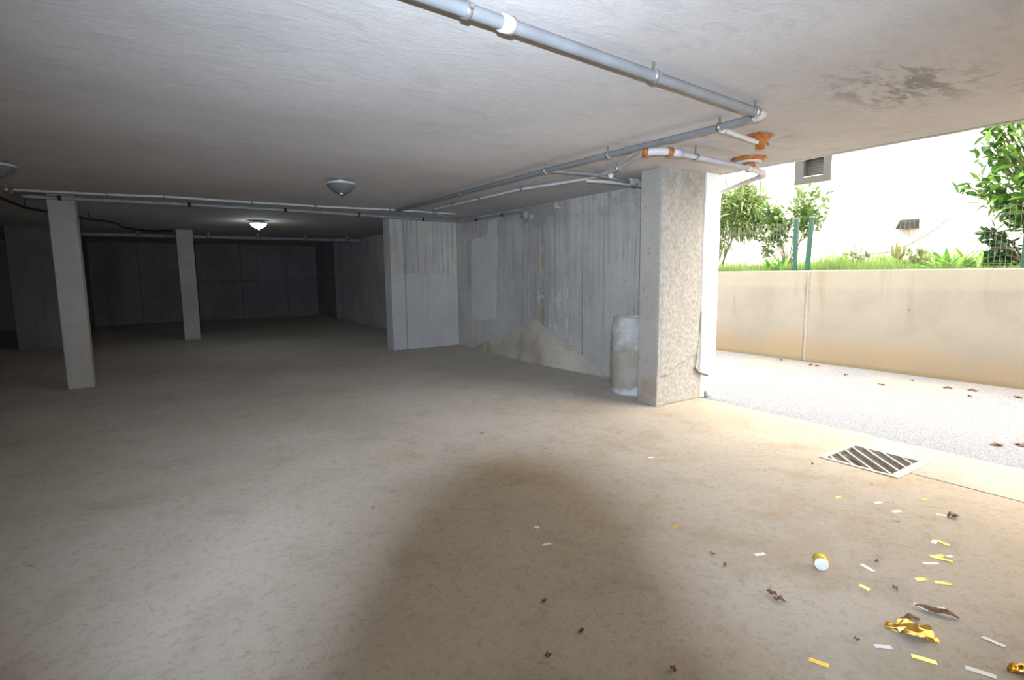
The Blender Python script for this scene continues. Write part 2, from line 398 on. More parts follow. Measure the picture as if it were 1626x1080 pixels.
def lump(name, mat, parent, c, r, seed, sub=2, amp=.3):
    import bmesh
    bm = bmesh.new(); bmesh.ops.create_icosphere(bm, subdivisions=sub, radius=1)
    for v in bm.verts:
        k = 1+amp*mnoise.noise(v.co*2.2+Vector((seed, 0, 0)))
        v.co = Vector((v.co.x*r[0]*k, v.co.y*r[1]*k, v.co.z*r[2]*k))+Vector(c)
    me = bpy.data.meshes.new(name); bm.to_mesh(me); bm.free(); me.materials.append(mat)
    me.polygons.foreach_set('use_smooth', [True]*len(me.polygons))
    o = bpy.data.objects.new(name, me); col.objects.link(o)
    if parent: o.parent = parent; o.location = -parent_origin(parent)
    return o
ragged('cement_patch', [(7.45, 2.50), (6.55, 2.50), (6.50, 2.36), (6.75, 2.30), (6.82, 2.17), (7.12, 2.16), (7.15, 2.28), (7.42, 2.24)], XW, .012, M['patch_dark'], wr, 8, .03)
for i, (yy, zz, a) in enumerate([(7.36, 2.40, .10), (6.56, 2.44, .08), (7.2, 2.34, .07)]): lump('plaster_lump', M['repair'], wr, (XW-.004, yy, zz), (.014, a, a*.8), i*5, 3, .7)

# ------------------------------------------------------------------ pillars
def pillar(x0, x1, y0, y1, label, mat, group=None, bev=.018):
    o = box(x0, x1, y0, y1, 0, H).build('concrete_pillar', mat, None, bev)
    return tag(o, label, 'pillar', group, 'structure')
pillar(-1.04, -.76, 8.96, 9.28, 'slim square concrete pillar under the grey conduit, dark cable behind its top', M['concrete_smooth'])
pillar(.50, .83, 14.4, 14.7, 'slim grey concrete pillar standing alone deep in the dark garage', M['concrete_smooth'])
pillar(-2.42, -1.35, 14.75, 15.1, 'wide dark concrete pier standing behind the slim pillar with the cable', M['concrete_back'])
RP = thing('entrance_pillar', (4.78, 4.1, 0), 'thick rough-rendered concrete pillar at the garage opening beside the drum', 'pillar', None, 'structure')
box(4.41, 5.15, 3.885, 4.16, 0, H).build('core', M['pillar'], RP, .01)
def coat(u, v):          # roughcast coat on the front face
    x = 4.415+u*.70; z = .02+v*(H-.02)
    edge = min(1, min(u, 1-u)*14)
    nn = mnoise.noise((x*9, 1.3, z*9))*.5+mnoise.noise((x*28, 5, z*28))*.5
    low = 1 if z > .30+.25*u+.06*mnoise.noise((x*6, 0, 2)) else 0
    return (x+(1-edge)*.006*nn, 3.885-(.018+.011*nn)*low*max(.35, edge)-.001, z)
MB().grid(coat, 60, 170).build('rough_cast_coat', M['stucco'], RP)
# outer white render with a broken lower edge
b = MB(); pts = []
for i in range(32):
    z = .30+i*(H-.30)/31; pts.append((5.10+.015*mnoise.noise((0, 3, z*5))+.012*math.sin(z*3), z))
for (xa, za), (xb, zb) in zip(pts, pts[1:]):
    b.add([(xa, 3.86, za), (5.36, 3.855, za), (5.36, 3.855, zb), (xb, 3.86, zb), (xa, 3.90, za), (5.36, 4.0, za), (5.36, 4.0, zb), (xb, 3.90, zb)],
          [(0, 1, 2, 3), (0, 3, 7, 4), (1, 5, 6, 2)] + ([(0, 4, 5, 1)] if za == pts[0][1] else []), False)
b.build('white_render', M['plaster_white'], RP)
box(5.14, 5.36, 3.90, 4.05, 0, H).build('outer_edge', M['plaster_white'], RP)
b = MB(); b.tube([(5.02, 3.868, .36), (5.06, 3.862, .31), (5.13, 3.85, .285), (5.22, 3.85, .26)], .013, 7); b.tube([(5.09, 3.86, 1.0), (5.07, 3.868, .72), (5.04, 3.868, .5), (5.02, 3.868, .36)], .005, 5)
b.build('broken_render_edge', M['dirt'], RP)
lump('pipe_stub', M['pipe_dark'], RP, (5.19, 3.84, .045), (.022, .025, .045), 3)

# ------------------------------------------------------------------ outside: retaining wall, garden, house
RX = 8.62
b = MB(); b.box(RX, RX+.25, -8, 4.53, -.1, 1.44)
rw = tag(b.build('retaining_wall', M['retaining'], None, .015), None, None, None, 'structure')
rw2 = tag(box(RX, RX+.25, 4.60, 24, -.1, 1.435).build('retaining_wall', M['retaining'], None, .015), None, None, None, 'structure')
jb = MB(); jb.grid(lambda u, v: (RX+.012-(.010*mnoise.noise((u*3, 0, v*12)) if 0 < u < 1 else -.02), 4.52+.09*u+.02*mnoise.noise((0, u, v*6)), v*1.42), 4, 30)
jb.build('joint_mortar', M['concrete'], rw)
gd = st(MB().grid(lambda u, v: (RX+.24+u*4, -8+v*32, 1.40+.05*mnoise.noise((u*5, v*30, 0))+.18*u), 12, 90).build('ground_garden', M['soil']))
HX = 12.6
wy0, wy1, wz0, wz1 = 6.30, 7.10, 3.40, 4.20
b = MB()
b.box(HX, HX+.3, -12, wy0, 1.2, 7.5).box(HX, HX+.3, wy1, 30, 1.2, 7.5).box(HX, HX+.3, wy0, wy1, 1.2, wz0).box(HX, HX+.3, wy0, wy1, wz1, 7.5)
st(b.build('wall_house', M['house']))
W1 = st(bpy.data.objects.new('window_1', None)); col.objects.link(W1); W1.location = (HX, 6.7, 3.4)
iy0, iy1, iz0, iz1 = 6.46, 6.90, 3.54, 3.98
b = MB(); b.box(HX-.03, HX+.2, wy0, iy0, wz0, wz1).box(HX-.03, HX+.2, iy1, wy1, wz0, wz1).box(HX-.03, HX+.2, iy0, iy1, wz0, iz0).box(HX-.03, HX+.2, iy0, iy1, iz1, wz1)
b.build('window_surround', M['win_grey'], W1)
shb = box(HX+.172, HX+.2, iy0, iy1, iz0, iz1).build('shutter_backing', M['shutter'], W1)
box(HX-.02, HX+.15, iy0, iy1, iz0, iz0+.015).build('window_sill', M['lamp_white'], W1)
for i in range(7): box(HX+.15, HX+.17, iy0, iy1, iz0+.02+i*.06, iz0+.073+i*.06).build('shutter_slat', M['shutter'], shb)
# wall lamp and cable on the house
L = thing('wall_lamp', (HX, 4.72, 2.16), 'small black hooded wall lamp on the white house', 'lamp')
hd = MB().add([(HX-.12, 4.58, 2.40), (HX, 4.58, 2.42), (HX, 4.88, 2.42), (HX-.12, 4.86, 2.40), (HX-.2, 4.56, 2.235), (HX, 4.56, 2.235), (HX, 4.92, 2.235), (HX-.2, 4.90, 2.235)],
               [(0, 1, 2, 3), (0, 4, 5, 1), (1, 5, 6, 2), (2, 6, 7, 3), (3, 7, 4, 0), (4, 7, 6, 5)]); hd.build('hood', M['black'], L)
MB().box(HX-.10, HX, 4.66, 4.82, 2.14, 2.25).build('lamp_glass', M['lamp_white'], L, .01)
pts = [(HX-.02, 4.08-.0+t*1.3, 2.38-.62*(1-(1-t)**2)) for t in [i/14 for i in range(15)]]
tag(MB().tube(pts, .008, 6).build('hanging_cable', M['wire']), 'thin grey cable hanging in a curve on the white house', 'cable')

# fence
def fence(y0, y1, posts, label):
    f = thing('wire_fence', (RX+.13, y0, 1.43), label, 'fence')
    for (py, lean) in posts:
        p = MB(); m = Matrix.Translation((RX+.13, py, 1.442)) @ Matrix.Rotation(lean, 4, 'X')
        po = p.box(-.025, .025, -.03, .03, 0, .83, m).build('post', M['post'], f, .004)
        box(-.028, .028, -.034, .034, .815, .845, m).build('post_cap', M['wire'], po, .004)
    w = MB(); n = int(abs(y1-y0)/.055); a, c = min(y0, y1), max(y0, y1); r = .0021
    for i in range(n+1): y = a+(c-a)*i/n; w.box(RX+.128, RX+.132, y-r, y+r, 1.45, 2.22)
    for z in (1.50, 1.68, 1.70, 1.9, 2.09, 2.11, 2.2): w.box(RX+.128, RX+.132, a, c, z-r, z+r)
    tag(w.build('wire_mesh', M['wire'], f), kind='stuff')
fence(4.66, -2.0, [(4.66, math.radians(2.5)), (2.06, 0), (-.5, 0)], 'green post and wire mesh fence section running toward the glossy laurel')
fence(4.86, 9.5, [(4.86, math.radians(-.5)), (7.4, 0)], 'green post and wire mesh fence section running past the oleander')

# ------------------------------------------------------------------ plants
def leaf_mesh(name, mat, L, Wd, bend=.25, fold=.25, n=4):
    v = []; f = []
    for i in range(n+1):
        t = i/n; w = Wd*.5*math.sin(math.pi*min(1, t*.93+.05))**.8; z = -bend*L*t*t; x = L*t
        if i == n: w = Wd*.02
        v += [(x, -w, z+fold*w), (x, 0, z), (x, w, z+fold*w)]
    for i in range(n):
        a = i*3; f += [(a, a+3, a+4, a+1), (a+1, a+4, a+5, a+2)]
    return v, f
def frame(d, roll=0):
    d = Vector(d).normalized(); s = Vector((0, 0, 1)).cross(d)
    s = Vector((1, 0, 0)) if s.length < .05 else s.normalized()
    u = d.cross(s); m = Matrix((d, s, u)).transposed()
    return (m @ Matrix.Rotation(roll, 3, 'X')).to_4x4()
def leaves_to(parent, specs, shape, mat, singles=0, key=None, name='leaf'):
    """specs: list of (pos, dir, scale, roll); the first `singles` become objects of their own, the rest one stuff mesh"""
    if key: specs = sorted(specs, key=key)
    v, f = shape; po = parent_origin(parent)
    if singles:
        me = MB().add(v, f, True).mesh(name, mat)
        for p, d, s, r in specs[:singles]:
            o = bpy.data.objects.new(name, me); col.objects.link(o); o.parent = parent
            o.matrix_local = Matrix.Translation(Vector(p)-po) @ frame(d, r) @ Matrix.Scale(s, 4)
    rest = specs[singles:]
    if rest:
        b = MB()
        for p, d, s, r in rest:
            m = Matrix.Translation(p) @ frame(d, r) @ Matrix.Scale(s, 4); b.add([m @ Vector(q) for q in v], f, True)
        tag(b.build('foliage', mat, parent), kind='stuff')
R = random.Random(11)
def rdir(zb=0): return Vector((R.gauss(0, 1), R.gauss(0, 1), R.gauss(0, 1)+zb)).normalized()
def shrub(name, label, base, tips, mat, shape, per, singles, spread=.12, droop=0, r0=.02, group=None, key=None, smin=.7, smax=1.2, fork=None):
    t = thing(name, base, label, 'tree' if 'tree' in name else 'plant', group)
    specs = []
    if fork: MB().tube([base, Vector(base).lerp(Vector(fork), .5)+Vector((0, .03, 0)), fork], r0*1.6, 8, True, [r0*1.9, r0*1.6, r0*1.3]).build('trunk', M['bark'], t)
    for tip in tips:
        tip = Vector(tip); B = Vector(fork or base); mid = B.lerp(tip, .5)+Vector((R.uniform(-.08, .08), R.uniform(-.08, .08), .08))
        pts = [B+(mid-B)*k if k < 1 else mid for k in (0, .5, 1)]+[mid.lerp(tip, .5)+Vector((0, 0, .03)), tip]
        MB().tube(pts, r0, 6, True, [r0, r0*.85, r0*.6, r0*.4, r0*.15]).build('branch', M['bark'], t)
        for i in range(per):
            q = R.random()**.6; p = (mid.lerp(tip, q))+rdir()*R.random()*spread
            ax = (tip-mid).normalized(); d = (ax*.5+rdir(.2-droop)*.9).normalized()
            specs.append((p, d, R.uniform(smin, smax), R.uniform(-.8, .8)))
    leaves_to(t, specs, shape, mat, singles, key)
    return t
laurel = leaf_mesh('l', None, .17, .065, .2, .3)
tips = []
for i in range(46):
    y = R.uniform(1.0, 2.72); z = R.uniform(1.95, 3.75); x = R.uniform(9.0, 10.1)
    lim = 2.72-.32*abs(z-2.5)*(1 if z < 2.5 else .25)
    tips.append((x, min(y, lim), z))
tips += [(9.1, 2.78, 2.52), (9.2, 2.66, 3.02), (9.15, 2.70, 3.36), (9.1, 2.6, 2.42), (9.2, 2.5, 3.4), (9.1, 2.45, 2.85), (9.0, 2.35, 3.3), (9.0, 2.3, 2.55)]
cy = Vector(EYE)
shrub('laurel_tree', 'glossy green laurel tree rising above the retaining wall beside the white house', (9.6, 1.75, 1.42), tips, M['leaf_laurel'], laurel, 40, 295, .17, 0, .03,
      key=lambda s: (s[0]-cy).length-1.2*(s[0].y > 2.0))
dk = leaf_mesh('d', None, .11, .05, .2, .3)
shrub('low_shrub', 'dark small-leaved shrub growing low under the laurel tree', (9.35, 2.15, 1.42), [(9.35+R.uniform(-.3, .3), R.uniform(1.6, 2.72), R.uniform(1.5, 2.0)) for i in range(30)], M['leaf_dark'], dk, 26, 0, .12)
ol = leaf_mesh('o', None, .23, .03, .4, .2)
tp = []
for i in range(44):
    a = R.uniform(0, 6.28); rr_ = R.random()**.5
    tp.append((9.4+.4*R.uniform(-1, 1), 6.46+.58*rr_*math.cos(a), 2.60+.46*rr_*math.sin(a)))
tp += [(9.3, 6.1, 3.0), (9.35, 6.2, 3.05), (9.3, 5.95, 2.8), (9.4, 6.95, 1.9), (9.4, 6.9, 1.75), (9.4, 6.85, 2.1)]
shrub('oleander_tree', 'narrow-leaved oleander with drooping leaves and leaning trunk beside the pillar', (9.4, 6.72, 1.42), tp, M['leaf_oleander'], ol, 60, 0, .2, .55, .012, fork=(9.4, 6.45, 2.1))
rs = leaf_mesh('r', None, .105, .055, .2, .25)
tp = [(9.3+R.uniform(-.2, .2), 5.18+R.gauss(0, .26), 2.5+R.gauss(0, .2)) for i in range(22)]+[(9.3+R.uniform(-.2, .2), 5.62+R.gauss(0, .07), R.uniform(1.8, 2.6)) for i in range(12)]
shrub('climbing_shrub', 'airy yellow-green shrub with small leaves behind the two fence posts', (9.4, 5.35, 1.42), tp, M['leaf_rose'], rs, 34, 0, .14, 0, .005)
strap = leaf_mesh('s', None, .42, .07, .35, .35, 6)
def clump(base, n, h, label, spread=.25, name='strap_leaf_plant', sh=strap, mat='leaf_strap'):
    t = thing(name, base, label, 'plant'); sp = []
    for i in range(n):
        a = R.uniform(0, 6.28); e = R.uniform(.45, 1.35)
        p = Vector(base)+Vector((R.uniform(-1, 1)*spread, R.uniform(-1, 1)*spread, 0))
        sp.append((p, (math.cos(a)*math.cos(e), math.sin(a)*math.cos(e), math.sin(e)), h*R.uniform(.7, 1.15), R.uniform(-.4, .4)))
    leaves_to(t, sp, sh, M[mat], n)
clump((9.02, 5.3, 1.42), 18, .95, 'strap-leaved green plant growing at the foot of the two fence posts', .16)
clump((9.22, 2.85, 1.42), 58, .8, 'broad clump of bright green strap leaves beside the laurel tree', .3)
for (x, y, h, lab) in [(9.2, 4.15, .33, 'small leafy weed in the grass near the green fence posts'), (9.3, 3.3, .26, 'tall thin weed standing beside the pale pot')]:
    shrub('garden_weed', lab, (x, y, 1.42), [(x+R.uniform(-.1, .1), y+R.uniform(-.2, .2), 1.42+h*R.uniform(.6, 1.35)) for i in range(9)], M['leaf_oleander'], leaf_mesh('w', None, .07, .04), 9, 0, .05, 0, .005)
t = thing('garden_cactus', (9.35, 3.62, 1.42), 'upright yellow-green cactus with three arms in the grass', 'plant')
MB().tube([(9.35, 3.62, 1.42), (9.35, 3.62, 1.78)], .035, 8, True, [.035, .025]).build('stem', M['cactus'], t)
for dy, hh in ((.09, .80-.42), (-.08, .76-.40), (.03, .42)): MB().tube([(9.35, 3.62, 1.60), (9.33, 3.62+dy*.8, 1.66), (9.33, 3.62+dy, 1.42+hh)], .022, 8, True, [.022, .024, .012]).build('arm', M['cactus'], t)
t = thing('flower_pot', (9.45, 3.40, 1.42), 'pale terracotta pot standing in the grass beside the cactus', 'pot')
MB().lathe([(0, 0), (.07, 0), (.095, .15), (.108, .15), (.108, .18), (.092, .18), (.088, .14), (0, .14)], 20).build('pot_body', M['terracotta'], t, 0, (0, 0, 0))
b = MB()
for i in range(12000):
    x = 8.91+R.random()**1.6*1.5; y = R.uniform(1.2, 8.2)
    hh = R.uniform(.06, .19)*max(.45, 1+1.6*mnoise.noise((x*1.5, y*1.7, 2)))*(2.0 if R.random() < .03 else 1)*(1.25 if 3.2 < y < 4.6 else .85); a = R.uniform(0, 6.28); w = .006
    dx, dy = math.cos(a)*w, math.sin(a)*w; bx, by = R.gauss(0, .035), R.gauss(0, .035); z = 1.41+.045*(x-8.86)
    b.add([(x-dx, y-dy, z), (x+dx, y+dy, z), (x+dx*.7+bx*.4, y+dy*.7+by*.4, z+hh*.6), (x-dx*.7+bx*.4, y-dy*.7+by*.4, z+hh*.6), (x+bx, y+by, z+hh)], [(0, 1, 2, 3), (3, 2, 4)])
tag(b.build('grass', M['grass']), 'fresh green grass along the top of the retaining wall', 'grass', None, 'stuff')

# ------------------------------------------------------------------ drain grate
g = thing('drain_grate', (4.48, 1.80, 0), 'square steel floor grate with diagonal bars over the drain pit', 'grate')
z0, z1 = -.02, .008
MB().box(GX0, GX0+.035, GY0, GY1, z0, z1).build('frame_bar', M['steel'], g, .002)
MB().box(GX1-.035, GX1, GY0, GY1, z0, z1).build('frame_bar', M['steel'], g, .002)
MB().box(GX0+.035, GX1-.035, GY0, GY0+.06, z0, z1).build('frame_bar', M['steel'], g, .002)
MB().box(GX0+.035, GX1-.035, GY1-.035, GY1, z0, z1).build('frame_bar', M['steel'], g, .002)
ax0, ax1, ay0, ay1 = GX0+.03, GX1-.03, GY0+.055, GY1-.03
for off in [-.011+i*.128 for i in range(-3, 4)]:
    # line  y = (x-ax0)*1.08 + ay0 + off, clipped to the frame
    ps = []
    for x in (ax0, ax1):
        y = (x-ax0)*1.08+ay0+off
        if ay0 <= y <= ay1: ps.append((x, y))
    for y in (ay0, ay1):
        x = (y-ay0-off)/1.08+ax0
        if ax0 < x < ax1: ps.append((x, y))
    if len(ps) < 2: continue
    (xa, ya), (xb, yb) = ps[0], ps[1]; ln = math.hypot(xb-xa, yb-ya)
    if ln < .06: continue
    m = Matrix.Translation((xa, ya, 0)) @ Matrix.Rotation(math.atan2(yb-ya, xb-xa), 4, 'Z')
    MB().box(0, ln, -.008, .008, z0, z1-.002, m).build('bar', M['steel'], g)

# ------------------------------------------------------------------ oil drum
dm = thing('drum', (4.765, 4.565, 0), 'cement-caked drum standing behind the entrance pillar', 'drum')
MB().lathe([(0, 0), (.248, 0), (.258, .02), (.268, .12), (.272, .30), (.275, .31), (.275, .33), (.271, .34), (.270, .58), (.275, .59), (.275, .61), (.270, .62), (.264, .78), (.246, .86), (.236, .885)], 40).build('drum_body', M['drum'], dm, 0, (0, 0, 0))
MB().lathe([(.236, .885), (.243, .895), (.243, .915), (.234, .92), (.226, .915), (.226, .88)], 40).build('rim', M['drum'], dm, 0, (0, 0, 0))
MB().lathe([(.228, .885), (.1, .88), (0, .882)], 40).build('cement_fill', M['repair'], dm, 0, (0, 0, 0))

# ------------------------------------------------------------------ pipes under the ceiling
def ring(p, d, r, w, th=.006):
    m = Matrix.Translation(p) @ frame(d) @ Matrix.Rotation(math.pi/2, 4, 'Y')
    return MB().lathe([(r, -w), (r+th, -w), (r+th, w), (r, w)], 20, m)
def clampfit(parent, p, d, r, top=H-.001):
    b = ring(p, d, r, .012, .007); b.box(p[0]-.006, p[0]+.006, p[1]-.006, p[1]+.006, p[2]+r, top)
    b.box(p[0]-.008, p[0]+.008, p[1]-r-.022, p[1]-r+.002, p[2]-.01, p[2]+.01)
    return b.build('clamp', M['clamp'], parent)
def sleeve(parent, p, d, r, w, mat, name='coupling'): return ring(p, d, r-.002, w, .009).build(name, mat, parent)
V = Vector
# main drain
t = thing('drain_pipe', (3.34, 2.12, 2.44), 'long grey drain pipe clamped under the ceiling, turning at a white elbow', 'pipe')
A0, B0 = V((-6.98, 1.171, 2.44)), V((3.335, 2.115, 2.44))
d1 = (B0-A0).normalized()
MB().tube([A0, B0-d1*.03], .027, 16).build('pipe', M['pipe_grey'], t)
run = [V((3.345, 2.15, 2.44)), V((3.365, 2.45, 2.44)), V((3.31, 3.5, 2.44)), V((3.285, 4.35, 2.44)), V((3.30, 6.12, 2.45)), V((3.34, 7.6, 2.46)), V((3.36, 8.45, 2.47))]
MB().tube(run, .023, 16).build('pipe', M['pipe_grey'], t)
MB().tube([B0-d1*.06, B0-d1*.01, B0+V((.012, .03, 0)), B0+V((.014, .06, 0))], .032, 16).build('elbow', M['pipe_white'], t)
for x in (-6.2, -4.7, -3.2, -1.7, -.2, 1.067, 2.21, 3.24): clampfit(t, A0+d1*((x+6.98)/d1.x), d1, .027)
for p in (run[1], run[2], run[3], run[4]): clampfit(t, p, (0, 1, 0), .023)
sleeve(t, A0+d1*((1.26+6.98)/d1.x), d1, .028, .03, M['pipe_white'])
# branch with orange ceiling spout
t = thing('branch_pipe', (3.4, 2.47, 2.43), 'short white branch pipe running to the orange ceiling spout', 'pipe')
MB().tube([(3.38, 2.46, 2.435), (3.98, 2.56, 2.435)], .017, 12).build('pipe', M['pipe_white'], t)
sleeve(t, V((3.42, 2.467, 2.435)), (1, .16, 0), .018, .02, M['pipe_white'])
t = thing('ceiling_spout', (4.09, 2.60, H), 'orange plastic spout with a flared flange under the ceiling', 'spout')
MB().box(-.11, .09, -.065, .065, -.012, 0).build('flange', M['orange'], t, .006, (0, 0, 0))
MB().lathe([(.085, -.010), (.075, -.03), (.05, -.048), (.038, -.06), (.035, -.105), (.029, -.105), (.029, -.05), (0, -.05)], 24).build('funnel', M['orange'], t, 0, (0, 0, 0))
MB().tube([(.035, 0, -.06), (.075, -.01, -.055), (.095, -.01, -.068)], .009, 8).build('lug', M['orange'], t, 0, (0, 0, 0))
# pale pipe leaving through the opening
t = thing('outlet_pipe', (3.6, 3.12, 2.42), 'pale blue-grey pipe with orange collar bending out past the pillar', 'pipe')
q = [V((3.50, 3.24, 2.435)), V((3.56, 3.15, 2.43)), V((3.66, 3.10, 2.425)), V((4.66, 3.12, 2.405))]
MB().tube(q[2:], .022, 14).build('pipe', M['pipe_pale'], t)
MB().tube(q[:3]+[q[2]+V((.07, 0, 0))], .030, 14).build('elbow', M['pipe_white'], t)
sleeve(t, q[0]+V((-.005, .01, 0)), (.55, -.83, 0), .031, .026, M['orange'], 'orange_collar')
sleeve(t, q[2]+V((-.03, .012, 0)), (1, -.3, 0), .031, .02, M['orange'], 'orange_collar')
sleeve(t, q[2]+V((.06, 0, 0)), (1, 0, 0), .027, .03, M['pipe_pale'])
e = [V((4.70, 3.12, 2.403)), V((4.99, 3.135, 2.385)), V((5.06, 3.17, 2.37)), V((5.08, 3.24, 2.36)), V((5.42, 3.93, 2.33)), V((5.60, 4.2, 2.26)), V((5.61, 4.3, 1.9))]
MB().tube(e[:2], .027, 14).build('pipe', M['pipe_white'], t)
MB().tube(e[1:4], .030, 14).build('elbow', M['pipe_white'], t)
MB().tube(e[3:6], .022, 14).build('pipe', M['pipe_white'], t)
sleeve(t, V((4.80, 3.125, 2.398)), (1, 0, 0), .028, .02, M['pipe_white'])
clampfit(t, V((3.95, 3.106, 2.419)), (1, 0, 0), .022)
t = thing('ceiling_flange', (4.82, 3.18, H), 'round orange flange with white ring above the outlet pipe', 'spout')
MB().lathe([(0, 0), (.155, 0), (.16, -.012), (.13, -.03), (.075, -.045)], 28).build('flange', M['orange'], t, 0, (0, 0, 0))
MB().lathe([(.12, -.032), (.125, -.048), (.07, -.052), (.06, -.04)], 28).build('white_ring', M['pipe_white'], t, 0, (0, 0, 0))
MB().tube([(-.01, -.01, -.045), (-.03, -.03, -.085), (-.06, -.055, -.105)], .05, 16, True, [.062, .056, .046]).build('cup', M['orange'], t, 0, (0, 0, 0))
# thin pale pipes by the right wall
t = thing('thin_pipe', (3.86, 5.5, 2.47), 'thin pale pipe running from the orange collar along the ceiling', 'pipe')
q = [V((3.49, 3.27, 2.44)), V((3.70, 3.62, 2.455)), V((3.90, 3.98, 2.465)), V((4.10, 4.62, 2.475)), V((3.99, 5.1, 2.475)), V((3.87, 5.6, 2.475)), V((3.84, 8.0, 2.48))]
MB().tube(q[:4], .021, 10).build('pipe', M['pipe_white'], t); MB().tube(q[3:], .017, 10).build('pipe', M['pipe_white'], t)
clampfit(t, q[2], (.3, 1, 0), .022)
for p in (q[5], V((3.85, 6.6, 2.478)), V((3.845, 7.4, 2.479))): sleeve(t, p, (0, 1, 0), .019, .02, M['pipe_grey'], 'clip')
t = thing('stub_pipe', (4.1, 4.66, 2.46), 'short white pipe ending in a cement lump by the entrance pillar', 'pipe')
MB().tube([(4.08, 4.66, 2.455), (4.30, 4.60, 2.455), (4.62, 4.56, 2.45)], .02, 10).build('pipe', M['pipe_white'], t)
lump('cement_lump', M['concrete_smooth'], t, (4.66, 4.50, 2.455), (.13, .08, .045), 4, 3, .8)
t = thing('wall_branch_pipe', (3.4, 4.33, 2.45), 'grey branch pipe with white end cap leaving the long drain', 'pipe')
MB().tube([(3.30, 4.35, 2.445), (3.86, 4.27, 2.445), (4.50, 4.42, 2.44)], .019, 10).build('pipe', M['pipe_grey'], t)
MB().lathe([(0, 0), (.028, 0), (.028, .05), (0, .05)], 18, Matrix.Translation((4.10, 4.30, 2.45)) @ frame((-.6, -.8, 0)) @ Matrix.Rotation(math.pi/2, 4, 'Y')).build('end_cap', M['pipe_white'], t)
# conduits crossing the garage
t = thing('white_conduit', (1.2, 8.5, 2.48), 'wavy white conduit crossing the ceiling in front of the pillars', 'pipe')
pts = [(-1.36, 8.62), (-.99, 8.60), (-.4, 8.56), (.2, 8.44), (.7, 8.49), (1.25, 8.54), (1.7, 8.52), (2.12, 8.56), (2.7, 8.52), (3.26, 8.46), (3.7, 8.47), (4.07, 8.52)]
MB().tube([(x, y, 2.483) for x, y in pts], .017, 10).build('pipe', M['pipe_white'], t)
MB().tube([(4.04, 8.52, 2.483), (4.46, 8.53, 2.483)], .016, 10).build('pipe', M['pipe_white'], t)
MB().tube([(4.05, 8.52, 2.483), (4.35, 8.80, 2.48), (4.64, 9.12, 2.48)], .016, 10).build('pipe', M['pipe_white'], t)
for i in (2, 3, 5, 7, 9): sleeve(t, V((pts[i][0], pts[i][1], 2.483)), (1, 0, 0), .018, .012, M['clamp'], 'clip')
sleeve(t, V((4.06, 8.52, 2.483)), (1, 0, 0), .018, .04, M['pipe_dark'], 'joint')
MB().box(-1.33, -1.27, 8.60, 8.66, 2.43, H-.001).build('junction_box', M['dirt'], t, .01)
t = thing('grey_conduit', (1.2, 8.9, 2.46), 'straight grey conduit touching the slim pillar and the partition wall', 'pipe')
pts = [(-1.25, 8.90), (-.9, 8.90), (.5, 8.88), (1.77, 8.96), (2.96, 9.1), (4.2, 9.28), (5.06, 9.36)]
MB().tube([(x, y, 2.448) for x, y in pts], .024, 12).build('pipe', M['pipe_dark'], t)
MB().tube([(5.06, 9.36, 2.448), (5.10, 9.30, 2.45), (5.11, 9.2, 2.45), (5.118, 7.4, 2.44)], .020, 12).build('pipe', M['pipe_dark'], t)
for i in (1, 2, 3, 4, 5): sleeve(t, V((pts[i][0], pts[i][1], 2.448)), (1, 0, 0), .025, .018, M['black'], 'clip')
for y in (8.9, 8.0): sleeve(t, V((5.114, y, 2.446)), (0, 1, 0), .021, .018, M['black'], 'clip')
t = thing('rear_drain_pipe', (1.8, 15.2, 2.42), 'thick grey drain pipe crossing the dark rear of the garage', 'pipe')
MB().tube([(-1.3, 15.1, 2.40), (4.9, 15.1, 2.40)], .045, 12).build('pipe', M['pipe_dark'], t)
for x in (-.2, 1.2, 2.30, 3.45, 4.55):
    sleeve(t, V((x, 15.1, 2.40)), (1, 0, 0), .046, .05, M['pipe_grey']); MB().tube([(x, 15.1, 2.42), (x, 15.1, H-.001)], .035, 10).build('riser', M['pipe_dark'], t)
pts = [(-6.98, 7.6, 2.46), (-4.2, 7.9, 2.42), (-1.75, 8.3, 2.45), (-1.43, 8.78, 2.40), (-1.35, 9.7, 2.39), (-1.19, 10.25, 2.40), (-.95, 10.9, 2.41), (-.80, 11.3, 2.40), (-.56, 11.65, 2.405), (-.47, 12.2, 2.42), (-.40, 12.8, 2.40), (-.2, 13.4, 2.41), (0, 13.94, 2.43), (.45, 14.3, 2.47)]
t = thing('black_cable', (-.8, 11.3, 2.4), 'sagging black cable hung under the ceiling behind the slim pillar', 'cable')
MB().tube(pts, .016, 8).build('cable', M['black'], t)
for p in (pts[1], pts[4], pts[7], pts[10]): MB().box(p[0]-.006, p[0]+.006, p[1]-.006, p[1]+.006, p[2], H).build('hanger', M['black'], t)

# ------------------------------------------------------------------ ceiling lamps
def lamp(x, y, label, lit=False):
    t = thing('ceiling_lamp', (x, y, H), label, 'lamp', 'round ceiling lamps')
    MB().lathe([(0, 0), (.07, 0), (.075, -.03), (.06, -.035), (0, -.035)], 28).build('base', M['chrome'], t, 0, (0, 0, 0))
    MB().lathe([(.06, -.030), (.150, -.034), (.163, -.042), (.163, -.054), (.150, -.058), (.06, -.052)], 40).build('rim', M['lamp_white'], t, 0, (0, 0, 0))
    dm_ = MB().lathe([(.150, -.056), (.138, -.085), (.105, -.115), (.06, -.140), (.024, -.152)], 40).build('dome', M['lamp_lit' if lit else 'lamp_glass'], t, 0, (0, 0, 0))
    MB().lathe([(.024, -.150), (.026, -.160), (.014, -.170), (0, -.172)], 20).build('finial', M['chrome'], dm_, 0, (0, 0, 0))
    if lit:
        l = bpy.data.lights.new('lamp_bulb', 'POINT'); l.energy = 7; l.color = (.82, .95, 1.0); l.shadow_soft_size = .06
        o = bpy.data.objects.new('lamp_bulb', l); col.objects.link(o); o.parent = t; o.location = (0, 0, -.21)
